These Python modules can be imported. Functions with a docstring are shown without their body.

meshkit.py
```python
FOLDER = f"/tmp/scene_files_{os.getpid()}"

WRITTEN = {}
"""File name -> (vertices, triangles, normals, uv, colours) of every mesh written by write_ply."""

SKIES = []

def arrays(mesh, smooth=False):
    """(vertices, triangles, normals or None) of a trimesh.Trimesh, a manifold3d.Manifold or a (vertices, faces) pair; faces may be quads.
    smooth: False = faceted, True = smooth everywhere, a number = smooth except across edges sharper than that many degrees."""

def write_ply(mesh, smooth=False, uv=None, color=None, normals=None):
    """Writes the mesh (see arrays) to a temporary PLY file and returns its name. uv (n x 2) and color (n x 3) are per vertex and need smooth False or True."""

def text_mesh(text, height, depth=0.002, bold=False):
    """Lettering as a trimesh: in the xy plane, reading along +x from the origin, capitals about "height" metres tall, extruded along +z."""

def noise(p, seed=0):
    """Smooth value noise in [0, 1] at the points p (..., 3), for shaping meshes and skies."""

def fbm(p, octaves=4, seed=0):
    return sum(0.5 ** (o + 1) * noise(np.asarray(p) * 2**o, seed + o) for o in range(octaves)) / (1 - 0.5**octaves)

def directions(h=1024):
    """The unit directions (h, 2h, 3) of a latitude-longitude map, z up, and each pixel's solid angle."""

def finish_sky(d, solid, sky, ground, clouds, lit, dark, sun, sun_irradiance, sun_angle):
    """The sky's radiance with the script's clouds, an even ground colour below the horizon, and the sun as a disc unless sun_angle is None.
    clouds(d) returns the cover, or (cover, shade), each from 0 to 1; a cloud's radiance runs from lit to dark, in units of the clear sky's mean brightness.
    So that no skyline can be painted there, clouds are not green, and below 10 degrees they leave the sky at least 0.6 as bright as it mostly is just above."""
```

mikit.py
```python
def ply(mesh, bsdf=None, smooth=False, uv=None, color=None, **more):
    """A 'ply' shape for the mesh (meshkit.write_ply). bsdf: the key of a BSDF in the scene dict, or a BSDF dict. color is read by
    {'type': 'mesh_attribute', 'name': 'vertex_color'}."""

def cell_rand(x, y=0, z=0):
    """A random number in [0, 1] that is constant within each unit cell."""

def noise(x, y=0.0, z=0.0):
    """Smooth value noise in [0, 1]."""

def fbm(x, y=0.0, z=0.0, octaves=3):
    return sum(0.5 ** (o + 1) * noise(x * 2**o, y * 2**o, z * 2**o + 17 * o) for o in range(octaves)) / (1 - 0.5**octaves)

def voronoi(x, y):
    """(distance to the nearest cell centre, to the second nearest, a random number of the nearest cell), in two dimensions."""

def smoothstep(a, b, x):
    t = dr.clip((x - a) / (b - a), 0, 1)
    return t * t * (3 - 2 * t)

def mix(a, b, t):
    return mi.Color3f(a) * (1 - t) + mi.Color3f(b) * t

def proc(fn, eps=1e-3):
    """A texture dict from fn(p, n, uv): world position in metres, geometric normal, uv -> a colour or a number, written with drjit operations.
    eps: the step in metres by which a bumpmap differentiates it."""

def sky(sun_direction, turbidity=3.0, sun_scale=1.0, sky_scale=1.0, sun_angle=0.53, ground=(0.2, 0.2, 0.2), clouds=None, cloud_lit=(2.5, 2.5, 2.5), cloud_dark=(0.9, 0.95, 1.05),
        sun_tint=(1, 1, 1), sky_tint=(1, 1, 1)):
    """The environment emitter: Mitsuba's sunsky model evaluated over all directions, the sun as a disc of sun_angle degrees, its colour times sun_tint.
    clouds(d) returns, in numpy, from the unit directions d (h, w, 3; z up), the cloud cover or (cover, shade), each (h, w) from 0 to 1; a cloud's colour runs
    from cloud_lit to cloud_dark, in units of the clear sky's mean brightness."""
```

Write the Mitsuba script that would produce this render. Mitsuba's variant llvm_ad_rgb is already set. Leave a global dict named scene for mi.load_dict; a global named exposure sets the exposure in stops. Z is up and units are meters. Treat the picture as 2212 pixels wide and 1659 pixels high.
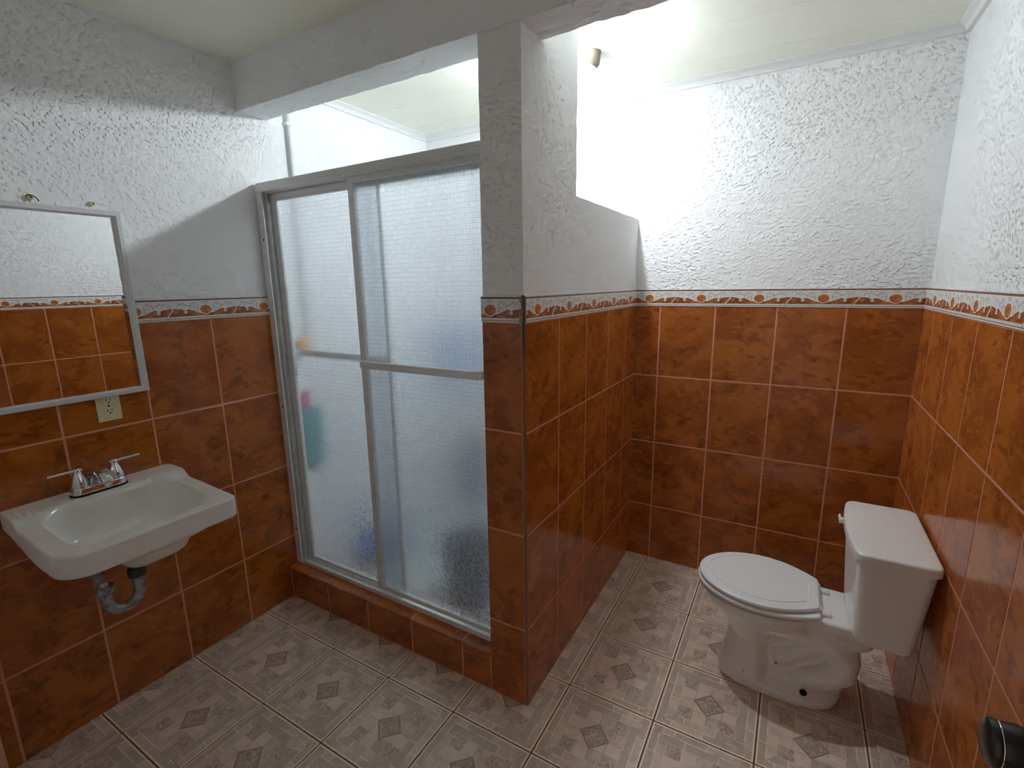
import math, numpy as np, trimesh, drjit as dr, mitsuba as mi, mikit, meshkit
from shapely.geometry import Polygon, box as sbox, Point
from shapely import affinity
T = mi.ScalarTransform4f
rng = np.random.default_rng(7)

# ------------------------------------------------------------------ camera, sky, exposure
FPX = 1045.78
ROT = np.array([[0.86414026, 0.50304277, -0.01447689],      # right
                [0.08912607, -0.18128846, -0.97938299],     # down
                [-0.49529602, 0.84503400, -0.20149288]])    # forward
CAM = np.array([2.13317, -1.35941, 1.56681])
M = np.eye(4)
M[:3, 0], M[:3, 1], M[:3, 2], M[:3, 3] = -ROT[0], -ROT[1], ROT[2], CAM
scene, labels = {}, {}
scene['camera'] = {'type': 'perspective', 'fov_axis': 'x', 'fov': math.degrees(2 * math.atan(2212 / 2 / FPX)),
                   'to_world': T(M.tolist()), 'near_clip': 0.01, 'far_clip': 100.0}
scene['daylight'] = {'type': 'constant', 'radiance': {'type': 'rgb', 'value': [0.40, 0.355, 0.325]}, 'sampling_weight': 0.25}
BULB = np.array([1.292, 0.69, 2.402])
BULB_UP = np.array([0.36, 0.62, 0.70]) / np.linalg.norm([0.36, 0.62, 0.70])     # the bulb leans out of its holder towards the washbasin
BULB_RADIANCE = [985.0, 1065.0, 1140.0]
exposure = 0.12

# ------------------------------------------------------------------ measured sizes (metres)
X1, X2, X4, Y3, YA, TB = 1.229, 1.384, 2.5885, 1.2485, 0.4247, 0.14
HC, HB, HP, ZT, ZB = 2.4933, 2.3058, 1.888, 1.5288, 1.4455
ROWS = [0.0, 0.3202, 0.6979, 1.0729, 1.4455]
TW, FS, FX, FY = 0.2701, 0.33, 0.163, -0.1584
YF = -1.32                         # inner face of the wall behind the viewer

# ------------------------------------------------------------------ materials
def rgb(*c): return {'type': 'rgb', 'value': list(c)}
def two(b): return {'type': 'twosided', 'bsdf': b}
def srgb(r, g, b):
    c = np.array([r, g, b]) / 255.0
    return tuple(float(x) for x in np.where(c < 0.04045, c / 12.92, ((c + 0.055) / 1.055) ** 2.4))

def plaster_bump(p, n, uv):
    x, y, z = p.x, p.y, p.z
    rough = 0.55 + 0.45 * mikit.smoothstep(0.35, 0.65, mikit.noise(x * 2.6, y * 2.6, z * 2.6))
    a = mikit.noise(x * 85 + 0.6 * z * 85, y * 85 - 0.6 * z * 85, z * 60) + 0.5 * mikit.noise(x * 190, y * 190, z * 150)
    return (a * 0.0016 + mikit.smoothstep(0.66, 0.84, mikit.noise(x * 120 + 5, y * 120, z * 110)) * 0.0022) * rough

def plaster_col(p, n, uv):
    t = mikit.noise(p.x * 4, p.y * 4, p.z * 4)
    speck = mikit.smoothstep(0.93, 0.95, mikit.noise(p.x * 75 + 3, p.y * 75, p.z * 75)) * mikit.smoothstep(0.6, 0.8, mikit.noise(p.x * 9, p.y * 9, p.z * 9))
    return mikit.mix(mikit.mix((0.81, 0.82, 0.825), (0.87, 0.88, 0.885), t), (0.25, 0.22, 0.18), speck * 0.7)

scene['m_plaster'] = {'type': 'bumpmap', 'b': mikit.proc(plaster_bump, 1.2e-3), 'scale': 1.6,
                      'bsdf': two({'type': 'diffuse', 'reflectance': mikit.proc(plaster_col)})}
scene['m_ceiling'] = two({'type': 'principled', 'base_color': rgb(*srgb(236, 237, 222)), 'roughness': 0.45, 'specular': 0.3})
scene['m_trim'] = two({'type': 'principled', 'base_color': rgb(0.74, 0.75, 0.74), 'roughness': 0.35, 'specular': 0.4})

def tile_col(p, n, uv):
    u, v = uv.x, uv.y
    w = mikit.fbm(u * 8, v * 8, 3, 3)
    a = mikit.fbm(u * 9 + 2.0 * w, v * 13 + 2.0 * w, 1, 4)
    b = mikit.fbm(u * 40 + 3 * w, v * 85, 7, 3)
    c = mikit.mix((0.245, 0.058, 0.0105), (0.350, 0.098, 0.0175), mikit.smoothstep(0.30, 0.68, a))
    c = mikit.mix(c, (0.43, 0.145, 0.032), mikit.smoothstep(0.58, 0.76, b) * 0.40)
    flake = mikit.fbm(u * 30 + 3.5 * w, v * 44 + 3 * w, 11, 4)
    dark = mikit.smoothstep(0.56, 0.70, flake) * mikit.smoothstep(0.40, 0.60, mikit.noise(u * 11, v * 11, 5))
    return mikit.mix(c, (0.115, 0.027, 0.007), dark * 0.55)

def tile_bump(p, n, uv): return 0.0010 * mikit.fbm(uv.x * 7, uv.y * 7, 2, 2)
scene['m_tile'] = two({'type': 'principled', 'base_color': mikit.proc(tile_col), 'roughness': 0.16, 'specular': 0.42})
scene['m_tile_right'] = scene['m_tile']
del scene['m_tile_right']
scene['m_grout'] = two({'type': 'diffuse', 'reflectance': rgb(*srgb(196, 138, 112))})
def strip_col(p, n, uv):
    d = mikit.smoothstep(1.30, 1.40, p.z)
    return mikit.mix(srgb(122, 78, 58), srgb(62, 52, 42), d)
scene['m_strip'] = two({'type': 'principled', 'base_color': mikit.proc(strip_col), 'roughness': 0.5})

# printed border tile: uv in metres, u from the medallion's centre, v from the lower edge
def border_col(p, n, uv):
    u, v = uv.x, uv.y
    d = dr.abs(u)
    brown = mikit.mix((0.20, 0.045, 0.014), (0.40, 0.13, 0.03), mikit.smoothstep(0.35, 0.7, mikit.fbm(u * 60, v * 60, 3, 3)))
    cream = mikit.mix((0.66, 0.66, 0.63), (0.76, 0.765, 0.74), mikit.fbm(u * 30, v * 30, 1, 2))
    line = (0.25, 0.26, 0.27)
    # wavy lower edge of the white scrollwork
    wave = 0.0255 + 0.0175 * mikit.smoothstep(0.022, 0.075, d) - 0.005 * mikit.smoothstep(0.066, 0.080, d) * (1 - mikit.smoothstep(0.080, 0.100, d)) + 0.003 * mikit.smoothstep(0.100, 0.125, d)
    white = mikit.smoothstep(-0.0007, 0.0007, v - wave)
    curl = dr.sqrt(dr.square(d - 0.080) + dr.square(v - 0.0315))
    white = dr.maximum(white, 1 - mikit.smoothstep(0.0062, 0.0074, curl))
    c = mikit.mix(brown, cream, white)
    def ring(cx, cy, r, w=0.0010):
        return 1 - mikit.smoothstep(w * 0.6, w * 1.5, dr.abs(dr.sqrt(dr.square(d - cx) + dr.square(v - cy)) - r))
    g = dr.maximum(ring(0.047, 0.050, 0.0155) * mikit.smoothstep(0.042, 0.046, v), ring(0.041, 0.041, 0.0085))
    g = dr.maximum(g, ring(0.096, 0.020, 0.044) * mikit.smoothstep(0.040, 0.044, v) * (1 - mikit.smoothstep(0.100, 0.104, d)))
    g = dr.maximum(g, ring(0.064, 0.080, 0.026) * (1 - mikit.smoothstep(0.068, 0.072, v)))
    g = dr.maximum(g, ring(0.101, 0.051, 0.0095))
    g = dr.maximum(g, ring(0.080, 0.0335, 0.0042))
    g = dr.maximum(g, ring(0.006, 0.068, 0.0045))
    g = dr.maximum(g, ring(0.115, 0.062, 0.010) * mikit.smoothstep(0.060, 0.064, v))
    c = mikit.mix(c, line, g * white * 0.85)
    hl = 1 - mikit.smoothstep(0.0006, 0.0018, dr.abs(v - wave - 0.0012))
    c = mikit.mix(c, (0.82, 0.82, 0.79), hl * 0.9)
    # medallion
    e = dr.sqrt(dr.square(u / 0.0225) + dr.square((v - 0.0395) / 0.0185))
    med = mikit.mix((0.30, 0.075, 0.015), (0.50, 0.17, 0.03), mikit.smoothstep(0.3, 0.7, mikit.fbm(u * 90, v * 90, 9, 3)))
    c = mikit.mix(c, (0.80, 0.79, 0.75), 1 - mikit.smoothstep(1.10, 1.16, e))
    c = mikit.mix(c, med, 1 - mikit.smoothstep(0.96, 1.0, e))
    # pale rim along the zigzag joints
    zig = dr.select(v < 0.011, 0.0, dr.select(v < 0.040, (v - 0.011) / 0.029 * 0.024, dr.maximum(0.0, 0.024 - (v - 0.040) / 0.030 * 0.023)))
    je = dr.minimum(dr.abs(u + 0.150 - zig), dr.abs(u - 0.108 - zig))
    c = mikit.mix(c, (0.80, 0.79, 0.76), 1 - mikit.smoothstep(0.0026, 0.0036, je))
    # beaded foot and top stripe
    bead = 0.5 + 0.5 * dr.cos(u * 2 * math.pi / 0.0052)
    foot = 1 - mikit.smoothstep(0.0135, 0.0145, v)
    c = mikit.mix(c, mikit.mix((0.58, 0.57, 0.53), (0.78, 0.775, 0.74), bead), foot)
    c = mikit.mix(c, (0.17, 0.15, 0.13), 1 - mikit.smoothstep(0.0009, 0.0015, dr.abs(v - 0.0055)))
    c = mikit.mix(c, (0.15, 0.05, 0.035), 1 - mikit.smoothstep(0.0026, 0.0032, dr.abs(v - 0.0785)))
    return c
scene['m_border'] = two({'type': 'principled', 'base_color': mikit.proc(border_col), 'roughness': 0.3, 'specular': 0.5})
scene['m_border_grout'] = two({'type': 'diffuse', 'reflectance': rgb(0.30, 0.24, 0.20)})

# printed floor tile: uv = position inside the tile in metres, centred
def floor_col(p, n, uv):
    a, b = uv.x / FS, uv.y / FS
    A, B = dr.abs(a), dr.abs(b)
    m = dr.maximum(A, B)
    tid = mikit.cell_rand(dr.floor((p.x - FX) / FS), dr.floor((p.y - FY) / FS), 2)
    marble = mikit.fbm(p.x * 22, p.y * 22, 2, 4)
    fine = mikit.fbm(p.x * 90, p.y * 50, 4, 3)
    light = mikit.mix((0.33, 0.275, 0.235), (0.45, 0.385, 0.335), marble)
    mid = mikit.mix((0.24, 0.205, 0.175), (0.35, 0.30, 0.255), mikit.smoothstep(0.3, 0.7, marble * 0.5 + fine * 0.5))
    grey = mikit.mix((0.225, 0.196, 0.172), (0.300, 0.262, 0.232), fine)
    d1, d2, _ = mikit.voronoi((p.x + 3) * 62, (p.y + 3) * 62)
    vein = 1 - mikit.smoothstep(0.04, 0.16, d2 - d1)
    mosaic = mikit.mix(mikit.mix((0.17, 0.135, 0.11), (0.29, 0.24, 0.20), mikit.noise(p.x * 80, p.y * 80, 1)), (0.46, 0.41, 0.35), vein * 0.55)
    # inner square: four by four fields
    ca, cb = dr.floor((a + 0.30) / 0.15), dr.floor((b + 0.30) / 0.15)
    corner = (((ca < 0.5) | (ca > 2.5)) & ((cb < 0.5) | (cb > 2.5)))
    rnd = mikit.cell_rand(ca, cb, 5)
    inner = dr.select(corner, mosaic, mikit.mix(mid, light, mikit.smoothstep(0.15, 0.75, rnd)))
    fa, fb = dr.abs((a + 0.30) / 0.15 - dr.round((a + 0.30) / 0.15)), dr.abs((b + 0.30) / 0.15 - dr.round((b + 0.30) / 0.15))
    edge = (1 - mikit.smoothstep(0.03, 0.07, dr.minimum(fa, fb))) * mikit.smoothstep(0.35, 0.6, mikit.noise(p.x * 40, p.y * 40, 8))
    inner = mikit.mix(inner, (0.21, 0.18, 0.155), edge * 0.55)
    dia = A + B
    inner = mikit.mix(inner, (0.16, 0.13, 0.11), 1 - mikit.smoothstep(0.165, 0.175, dia))
    inner = dr.select(dia < 0.145, mosaic * 0.9, inner)
    # frame of long bricks, two courses, broken at the corners by pebbles
    along, across = dr.select(A > B, b, a), m
    course = dr.select(across > 0.40, 1.0, 0.0)
    side = dr.select(A > B, dr.select(a > 0, 0.0, 1.0), dr.select(b > 0, 2.0, 3.0))
    pos = along * 3.1 + 0.37 * course + 0.21 * side + 5
    brick = mikit.cell_rand(dr.floor(pos), course + 2 * side, 9)
    strips = mikit.mix(grey, mikit.mix(mid, light, 0.45), mikit.smoothstep(0.25, 0.75, brick))
    fr = dr.abs(pos - dr.round(pos)) / 3.1
    jl = dr.minimum(fr, dr.minimum(dr.abs(across - 0.40), dr.abs(across - 0.30)))
    strips = mikit.mix(strips, (0.47, 0.42, 0.355), (1 - mikit.smoothstep(0.003, 0.009, jl)) * mikit.smoothstep(0.3, 0.5, mikit.noise(p.x * 30, p.y * 30, 6)) * 0.8)
    pebbles = mikit.mix(mosaic, mid, 0.35)
    frame = dr.select((A > 0.385) & (B > 0.385), pebbles, strips)
    c = dr.select(m < 0.30, inner, frame)
    c = mikit.mix(c, (0.50, 0.44, 0.36), mikit.smoothstep(0.4725, 0.4765, m) * 0.9)
    return mi.Color3f(1.88, 1.75, 1.66) * c * (0.96 + 0.08 * tid)
scene['m_floor'] = two({'type': 'principled', 'base_color': mikit.proc(floor_col), 'roughness': 0.34, 'specular': 0.45})
scene['m_floor_grout'] = two({'type': 'diffuse', 'reflectance': rgb(*srgb(106, 84, 64))})

def metal_col(p, n, uv):
    t = mikit.fbm(p.x * 2, p.y * 40, p.z * 40, 2)
    return mikit.mix((0.64, 0.655, 0.645), (0.78, 0.79, 0.78), t)
scene['m_alu'] = two({'type': 'principled', 'base_color': mikit.proc(metal_col), 'metallic': 0.15, 'roughness': 0.40})
scene['m_dark_metal'] = two({'type': 'principled', 'base_color': rgb(0.05, 0.055, 0.055), 'metallic': 0.5, 'roughness': 0.5})
scene['m_chrome'] = two({'type': 'principled', 'base_color': rgb(0.78, 0.78, 0.80), 'metallic': 1.0, 'roughness': 0.07})
def pipe_col(p, n, uv):
    t = mikit.smoothstep(0.45, 0.7, mikit.fbm(p.x * 60, p.y * 60, p.z * 60, 3))
    return mikit.mix((0.40, 0.40, 0.41), (0.22, 0.20, 0.185), t)
scene['m_pipe'] = two({'type': 'principled', 'base_color': mikit.proc(pipe_col), 'metallic': 0.7, 'roughness': 0.34})
scene['m_rubber_green'] = two({'type': 'principled', 'base_color': rgb(0.015, 0.035, 0.03), 'roughness': 0.5})
# pressed glass: the uv counts the cells of the pattern
def glass_col(p, n, uv):
    fu, fv = uv.x - dr.floor(uv.x), uv.y - dr.floor(uv.y)
    eu, ev = dr.minimum(fu, 1 - fu), dr.minimum(fv, 1 - fv)
    k = mikit.cell_rand(dr.floor(uv.x), dr.floor(uv.y), 4)
    c = mikit.mix((0.80, 0.85, 0.89), (0.86, 0.90, 0.93), k)
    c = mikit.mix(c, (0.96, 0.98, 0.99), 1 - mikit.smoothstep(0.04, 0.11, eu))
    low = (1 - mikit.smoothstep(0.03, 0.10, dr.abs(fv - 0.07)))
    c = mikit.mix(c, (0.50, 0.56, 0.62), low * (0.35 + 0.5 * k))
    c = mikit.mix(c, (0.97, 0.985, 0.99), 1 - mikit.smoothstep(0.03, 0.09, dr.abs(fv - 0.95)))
    # dried soap spots low down on the outer door
    soap = mikit.smoothstep(0.50, 0.72, mikit.noise(uv.x * 2.1, uv.y * 2.1, 3)) * (1 - mikit.smoothstep(14, 30, uv.y)) * mikit.smoothstep(14, 24, uv.x)
    return mikit.mix(c, (0.42, 0.44, 0.48), soap * 0.65)
def glass_rough(p, n, uv):
    fu, fv = uv.x - dr.floor(uv.x), uv.y - dr.floor(uv.y)
    e = dr.minimum(dr.minimum(fu, 1 - fu), dr.minimum(fv, 1 - fv))
    return 0.335 + 0.12 * (1 - mikit.smoothstep(0.05, 0.16, e))
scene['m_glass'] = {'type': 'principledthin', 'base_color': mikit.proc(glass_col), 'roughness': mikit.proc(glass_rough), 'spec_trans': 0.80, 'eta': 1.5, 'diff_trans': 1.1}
def sink_col(p, n, uv):
    t = mikit.smoothstep(0.5, 0.75, mikit.fbm(p.x * 14, p.y * 14, p.z * 14, 3))
    return mikit.mix((0.80, 0.775, 0.735), (0.77, 0.735, 0.67), t)
scene['m_sink'] = two({'type': 'principled', 'base_color': mikit.proc(sink_col), 'roughness': 0.14, 'specular': 0.6, 'clearcoat': 0.4})
def toilet_col(p, n, uv):
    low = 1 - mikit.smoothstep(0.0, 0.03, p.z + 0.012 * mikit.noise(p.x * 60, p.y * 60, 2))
    spot1 = 1 - mikit.smoothstep(0.004, 0.011, dr.sqrt(dr.square(p.x - 2.184) + dr.square(p.z - 0.120)) + 0.004 * mikit.noise(p.x * 200, p.z * 200, 1))
    spot2 = 1 - mikit.smoothstep(0.002, 0.006, dr.sqrt(dr.square(p.x - 2.075) + dr.square(p.z - 0.062) * 2) + 0.003 * mikit.noise(p.x * 200, p.z * 200, 3))
    near = mikit.smoothstep(-0.62, -0.58, -p.y)
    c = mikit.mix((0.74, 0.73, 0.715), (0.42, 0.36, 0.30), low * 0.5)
    return mikit.mix(c, (0.09, 0.04, 0.02), dr.maximum(spot1, spot2) * near * 0.9)
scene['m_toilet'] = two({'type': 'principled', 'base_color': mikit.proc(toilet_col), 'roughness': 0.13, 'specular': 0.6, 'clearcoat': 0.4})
scene['m_seat'] = two({'type': 'principled', 'base_color': rgb(0.76, 0.775, 0.775), 'roughness': 0.22, 'specular': 0.5})
scene['m_frame'] = two({'type': 'principled', 'base_color': rgb(0.62, 0.615, 0.62), 'roughness': 0.35, 'specular': 0.5})
scene['m_mirror'] = two({'type': 'conductor', 'material': 'none', 'specular_reflectance': rgb(0.84, 0.86, 0.87)})
scene['m_ivory'] = two({'type': 'principled', 'base_color': rgb(*srgb(222, 212, 176)), 'roughness': 0.35})
scene['m_ivory_dark'] = two({'type': 'principled', 'base_color': rgb(*srgb(198, 180, 128)), 'roughness': 0.4})
scene['m_black'] = two({'type': 'principled', 'base_color': rgb(0.012, 0.012, 0.011), 'roughness': 0.22, 'specular': 0.5})
scene['m_hole'] = two({'type': 'diffuse', 'reflectance': rgb(0.012, 0.01, 0.008)})
scene['m_white_plastic'] = two({'type': 'principled', 'base_color': rgb(0.72, 0.72, 0.70), 'roughness': 0.4})
scene['m_holder'] = two({'type': 'principled', 'base_color': rgb(0.12, 0.10, 0.075), 'roughness': 0.5})
scene['m_pvc'] = two({'type': 'principled', 'base_color': rgb(0.52, 0.53, 0.53), 'roughness': 0.45})
scene['m_peach'] = two({'type': 'principled', 'base_color': rgb(*srgb(214, 160, 128)), 'roughness': 0.5})
scene['m_door'] = two({'type': 'principled', 'base_color': rgb(0.22, 0.11, 0.05), 'roughness': 0.5})
scene['m_shower_floor'] = two({'type': 'principled', 'base_color': rgb(0.46, 0.50, 0.49), 'roughness': 0.4})
for nm, c in dict(orange=(0.75, 0.36, 0.08), pink=(0.62, 0.10, 0.22), teal=(0.12, 0.40, 0.42), blue=(0.08, 0.17, 0.45), navy=(0.045, 0.065, 0.14),
                  slate=(0.075, 0.085, 0.13), sky=(0.18, 0.32, 0.62)).items():
    scene['m_' + nm] = two({'type': 'principled', 'base_color': rgb(*c), 'roughness': 0.7, 'specular': 0.3})

# ------------------------------------------------------------------ helpers
def key_for(base):
    if base not in scene and not any(k.startswith(base + '__') for k in scene): return base
    k = 1
    while f'{base}_{k:03d}' in scene or any(q.startswith(f'{base}_{k:03d}__') for q in scene): k += 1
    return f'{base}_{k:03d}'
def obj(name, mesh, mat, parent=None, smooth=False, uv=None, **more):
    key = key_for(f'{parent}__{name}' if parent else name)
    scene[key] = mikit.ply(mesh, mat, smooth, uv=uv, **more)
    return key
def tag(key, label=None, cat=None, group=None, kind=None):
    labels[key] = {k: v for k, v in dict(label=label, category=cat, group=group, kind=kind).items() if v}
    return key
def cat(*ms): return trimesh.util.concatenate([m for m in ms if m is not None])
def bx(x0, x1, y0, y1, z0, z1, c=0.0):
    """box, its edges chamfered by c"""
    if c <= 0:
        m = trimesh.creation.box((x1 - x0, y1 - y0, z1 - z0))
        m.apply_translation(((x0 + x1) / 2, (y0 + y1) / 2, (z0 + z1) / 2))
        return m
    pts = []
    for i in range(3):
        for sx in (0, 1):
            for sy in (0, 1):
                for sz in (0, 1):
                    s = [(x0 + c, x1 - c)[sx], (y0 + c, y1 - c)[sy], (z0 + c, z1 - c)[sz]]
                    s[i] = ((x0, x1), (y0, y1), (z0, z1))[i][(sx, sy, sz)[i]]
                    pts.append(s)
    return trimesh.convex.convex_hull(np.array(pts))
def cyl(p, q, r, r2=None, n=24):
    p, q = np.asarray(p, float), np.asarray(q, float)
    return lathe([(0, r), (np.linalg.norm(q - p), r if r2 is None else r2)], p, q - p, n)
def lathe(prof, at, axis=(0, 0, 1), n=32):
    """prof: (height, radius) rows along axis from at; closed by caps"""
    axis = np.asarray(axis, float) / np.linalg.norm(axis)
    x = np.cross(axis, [0, 0, 1.0] if abs(axis[2]) < 0.9 else [1.0, 0, 0]); x /= np.linalg.norm(x)
    y = np.cross(axis, x)
    th = np.arange(n) * 2 * np.pi / n
    rings = [np.asarray(at) + h * axis + r * (np.cos(th)[:, None] * x + np.sin(th)[:, None] * y) for h, r in prof]
    return loft(rings)
def loft(rings, cap=True, closed=False):
    n, k = len(rings[0]), len(rings)
    v = np.vstack(rings); f = []
    i = np.arange(n); j = (i + 1) % n
    for a in range(k if closed else k - 1):
        b = (a + 1) % k
        f.append(np.stack([a * n + i, a * n + j, b * n + j], 1)); f.append(np.stack([a * n + i, b * n + j, b * n + i], 1))
    if cap and not closed:
        v = np.vstack([v, rings[0].mean(0), rings[-1].mean(0)])
        f.append(np.stack([j, i, 0 * i + k * n], 1)); f.append(np.stack([(k - 1) * n + i, (k - 1) * n + j, 0 * i + k * n + 1], 1))
    m = trimesh.Trimesh(v, np.vstack(f), process=False)
    if m.volume < 0: m.invert()
    return m
def tube(path, r, n=16, closed=False):
    path = np.asarray(path, float); k = len(path)
    r = np.broadcast_to(r, k)
    t = np.gradient(path, axis=0); t /= np.linalg.norm(t, axis=1, keepdims=True) + 1e-12
    u = np.cross(t[0], [0.0, 0.1, 1.0] if abs(t[0][2]) < 0.9 else [1.0, 0, 0]); rings = []
    th = np.arange(n) * 2 * np.pi / n
    for a in range(k):
        u = u - t[a] * (u @ t[a]); u /= np.linalg.norm(u); w = np.cross(t[a], u)
        rings.append(path[a] + r[a] * (np.cos(th)[:, None] * u + np.sin(th)[:, None] * w))
    return loft(rings)
def spline(pts, k=8):
    from scipy.interpolate import CubicSpline
    pts = np.asarray(pts, float); s = np.arange(len(pts))
    return CubicSpline(s, pts)(np.linspace(0, len(pts) - 1, (len(pts) - 1) * k + 1))
def smax_noise(p, f, seed): return meshkit.fbm(np.asarray(p) * f, 3, seed) - 0.5
def rough_box(x0, x1, y0, y1, z0, z1, step=0.025, amp=0.002, freq=22, seed=1, extra=None):
    """box of plaster, its faces and edges a little uneven; the noise depends on position alone"""
    n = [max(1, int(round((b - a) / step))) for a, b in ((x0, x1), (y0, y1), (z0, z1))]
    lo, hi = np.array([x0, y0, z0]), np.array([x1, y1, z1])
    V, F, base = [], [], 0
    for ax in range(3):
        i, j = (ax + 1) % 3, (ax + 2) % 3
        a, b = np.meshgrid(np.linspace(lo[i], hi[i], n[i] + 1), np.linspace(lo[j], hi[j], n[j] + 1), indexing='ij')
        for s in (0, 1):
            p = np.zeros(a.shape + (3,)); p[..., i] = a; p[..., j] = b; p[..., ax] = (lo, hi)[s][ax]
            idx = base + np.arange(a.size).reshape(a.shape)
            q = np.stack([idx[:-1, :-1], idx[1:, :-1], idx[1:, 1:], idx[:-1, 1:]], -1).reshape(-1, 4)
            F.append(q if s else q[:, ::-1]); V.append(p.reshape(-1, 3)); base += a.size
    v = np.vstack(V)
    d = np.stack([meshkit.fbm(v * freq + 11 * k, 3, seed + k) - 0.5 for k in range(3)], 1)
    w = v + 2 * amp * d
    if extra is not None: w = extra(v, w)
    f = np.vstack(F); f = np.vstack([f[:, [0, 1, 2]], f[:, [0, 2, 3]]])
    return trimesh.Trimesh(w, f, process=False)
def surface_nets(val, lo, h):
    """mesh of the level zero of a grid of values (negative inside)"""
    ins = val < 0
    nx, ny, nz = np.array(val.shape) - 1
    acc, cnt = np.zeros((nx, ny, nz, 3)), np.zeros((nx, ny, nz))
    corners = [(a, b, c) for a in (0, 1) for b in (0, 1) for c in (0, 1)]
    g = lambda a, b, c: (slice(a, a + nx), slice(b, b + ny), slice(c, c + nz))
    for c0 in corners:
        for ax in range(3):
            if c0[ax]: continue
            c1 = list(c0); c1[ax] = 1
            v0, v1 = val[g(*c0)], val[g(*c1)]
            x = (v0 < 0) != (v1 < 0)
            t = np.where(x, v0 / np.where(x, v0 - v1, 1), 0)
            for k in range(3): acc[..., k] += x * (c0[k] + (t if k == ax else 0))
            cnt += x
    act = cnt > 0
    ids = -np.ones(act.shape, int); ids[act] = np.arange(act.sum())
    pos = (np.stack(np.nonzero(act), 1) + acc[act] / cnt[act][:, None]) * h + lo
    F = []
    for ax in range(3):
        i, j = (ax + 1) % 3, (ax + 2) % 3
        sl = [slice(1, -1)] * 3; sl[ax] = slice(0, -1)
        a = ins[tuple(sl)]; sl2 = list(sl); sl2[ax] = slice(1, None); b = ins[tuple(sl2)]
        e = np.stack(np.nonzero(a != b), 1)
        off = np.ones(3, int); off[ax] = 0
        e = e + off
        flip = a[a != b]
        di, dj = np.zeros(3, int), np.zeros(3, int); di[i] = 1; dj[j] = 1
        q = np.stack([ids[tuple((e - di - dj).T)], ids[tuple((e - dj).T)], ids[tuple(e.T)], ids[tuple((e - di).T)]], 1)
        F.append(np.where(flip[:, None], q, q[:, ::-1]))
    q = np.vstack(F); q = q[(q >= 0).all(1)]
    return trimesh.Trimesh(pos, np.vstack([q[:, [0, 1, 2]], q[:, [0, 2, 3]]]), process=False)

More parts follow.
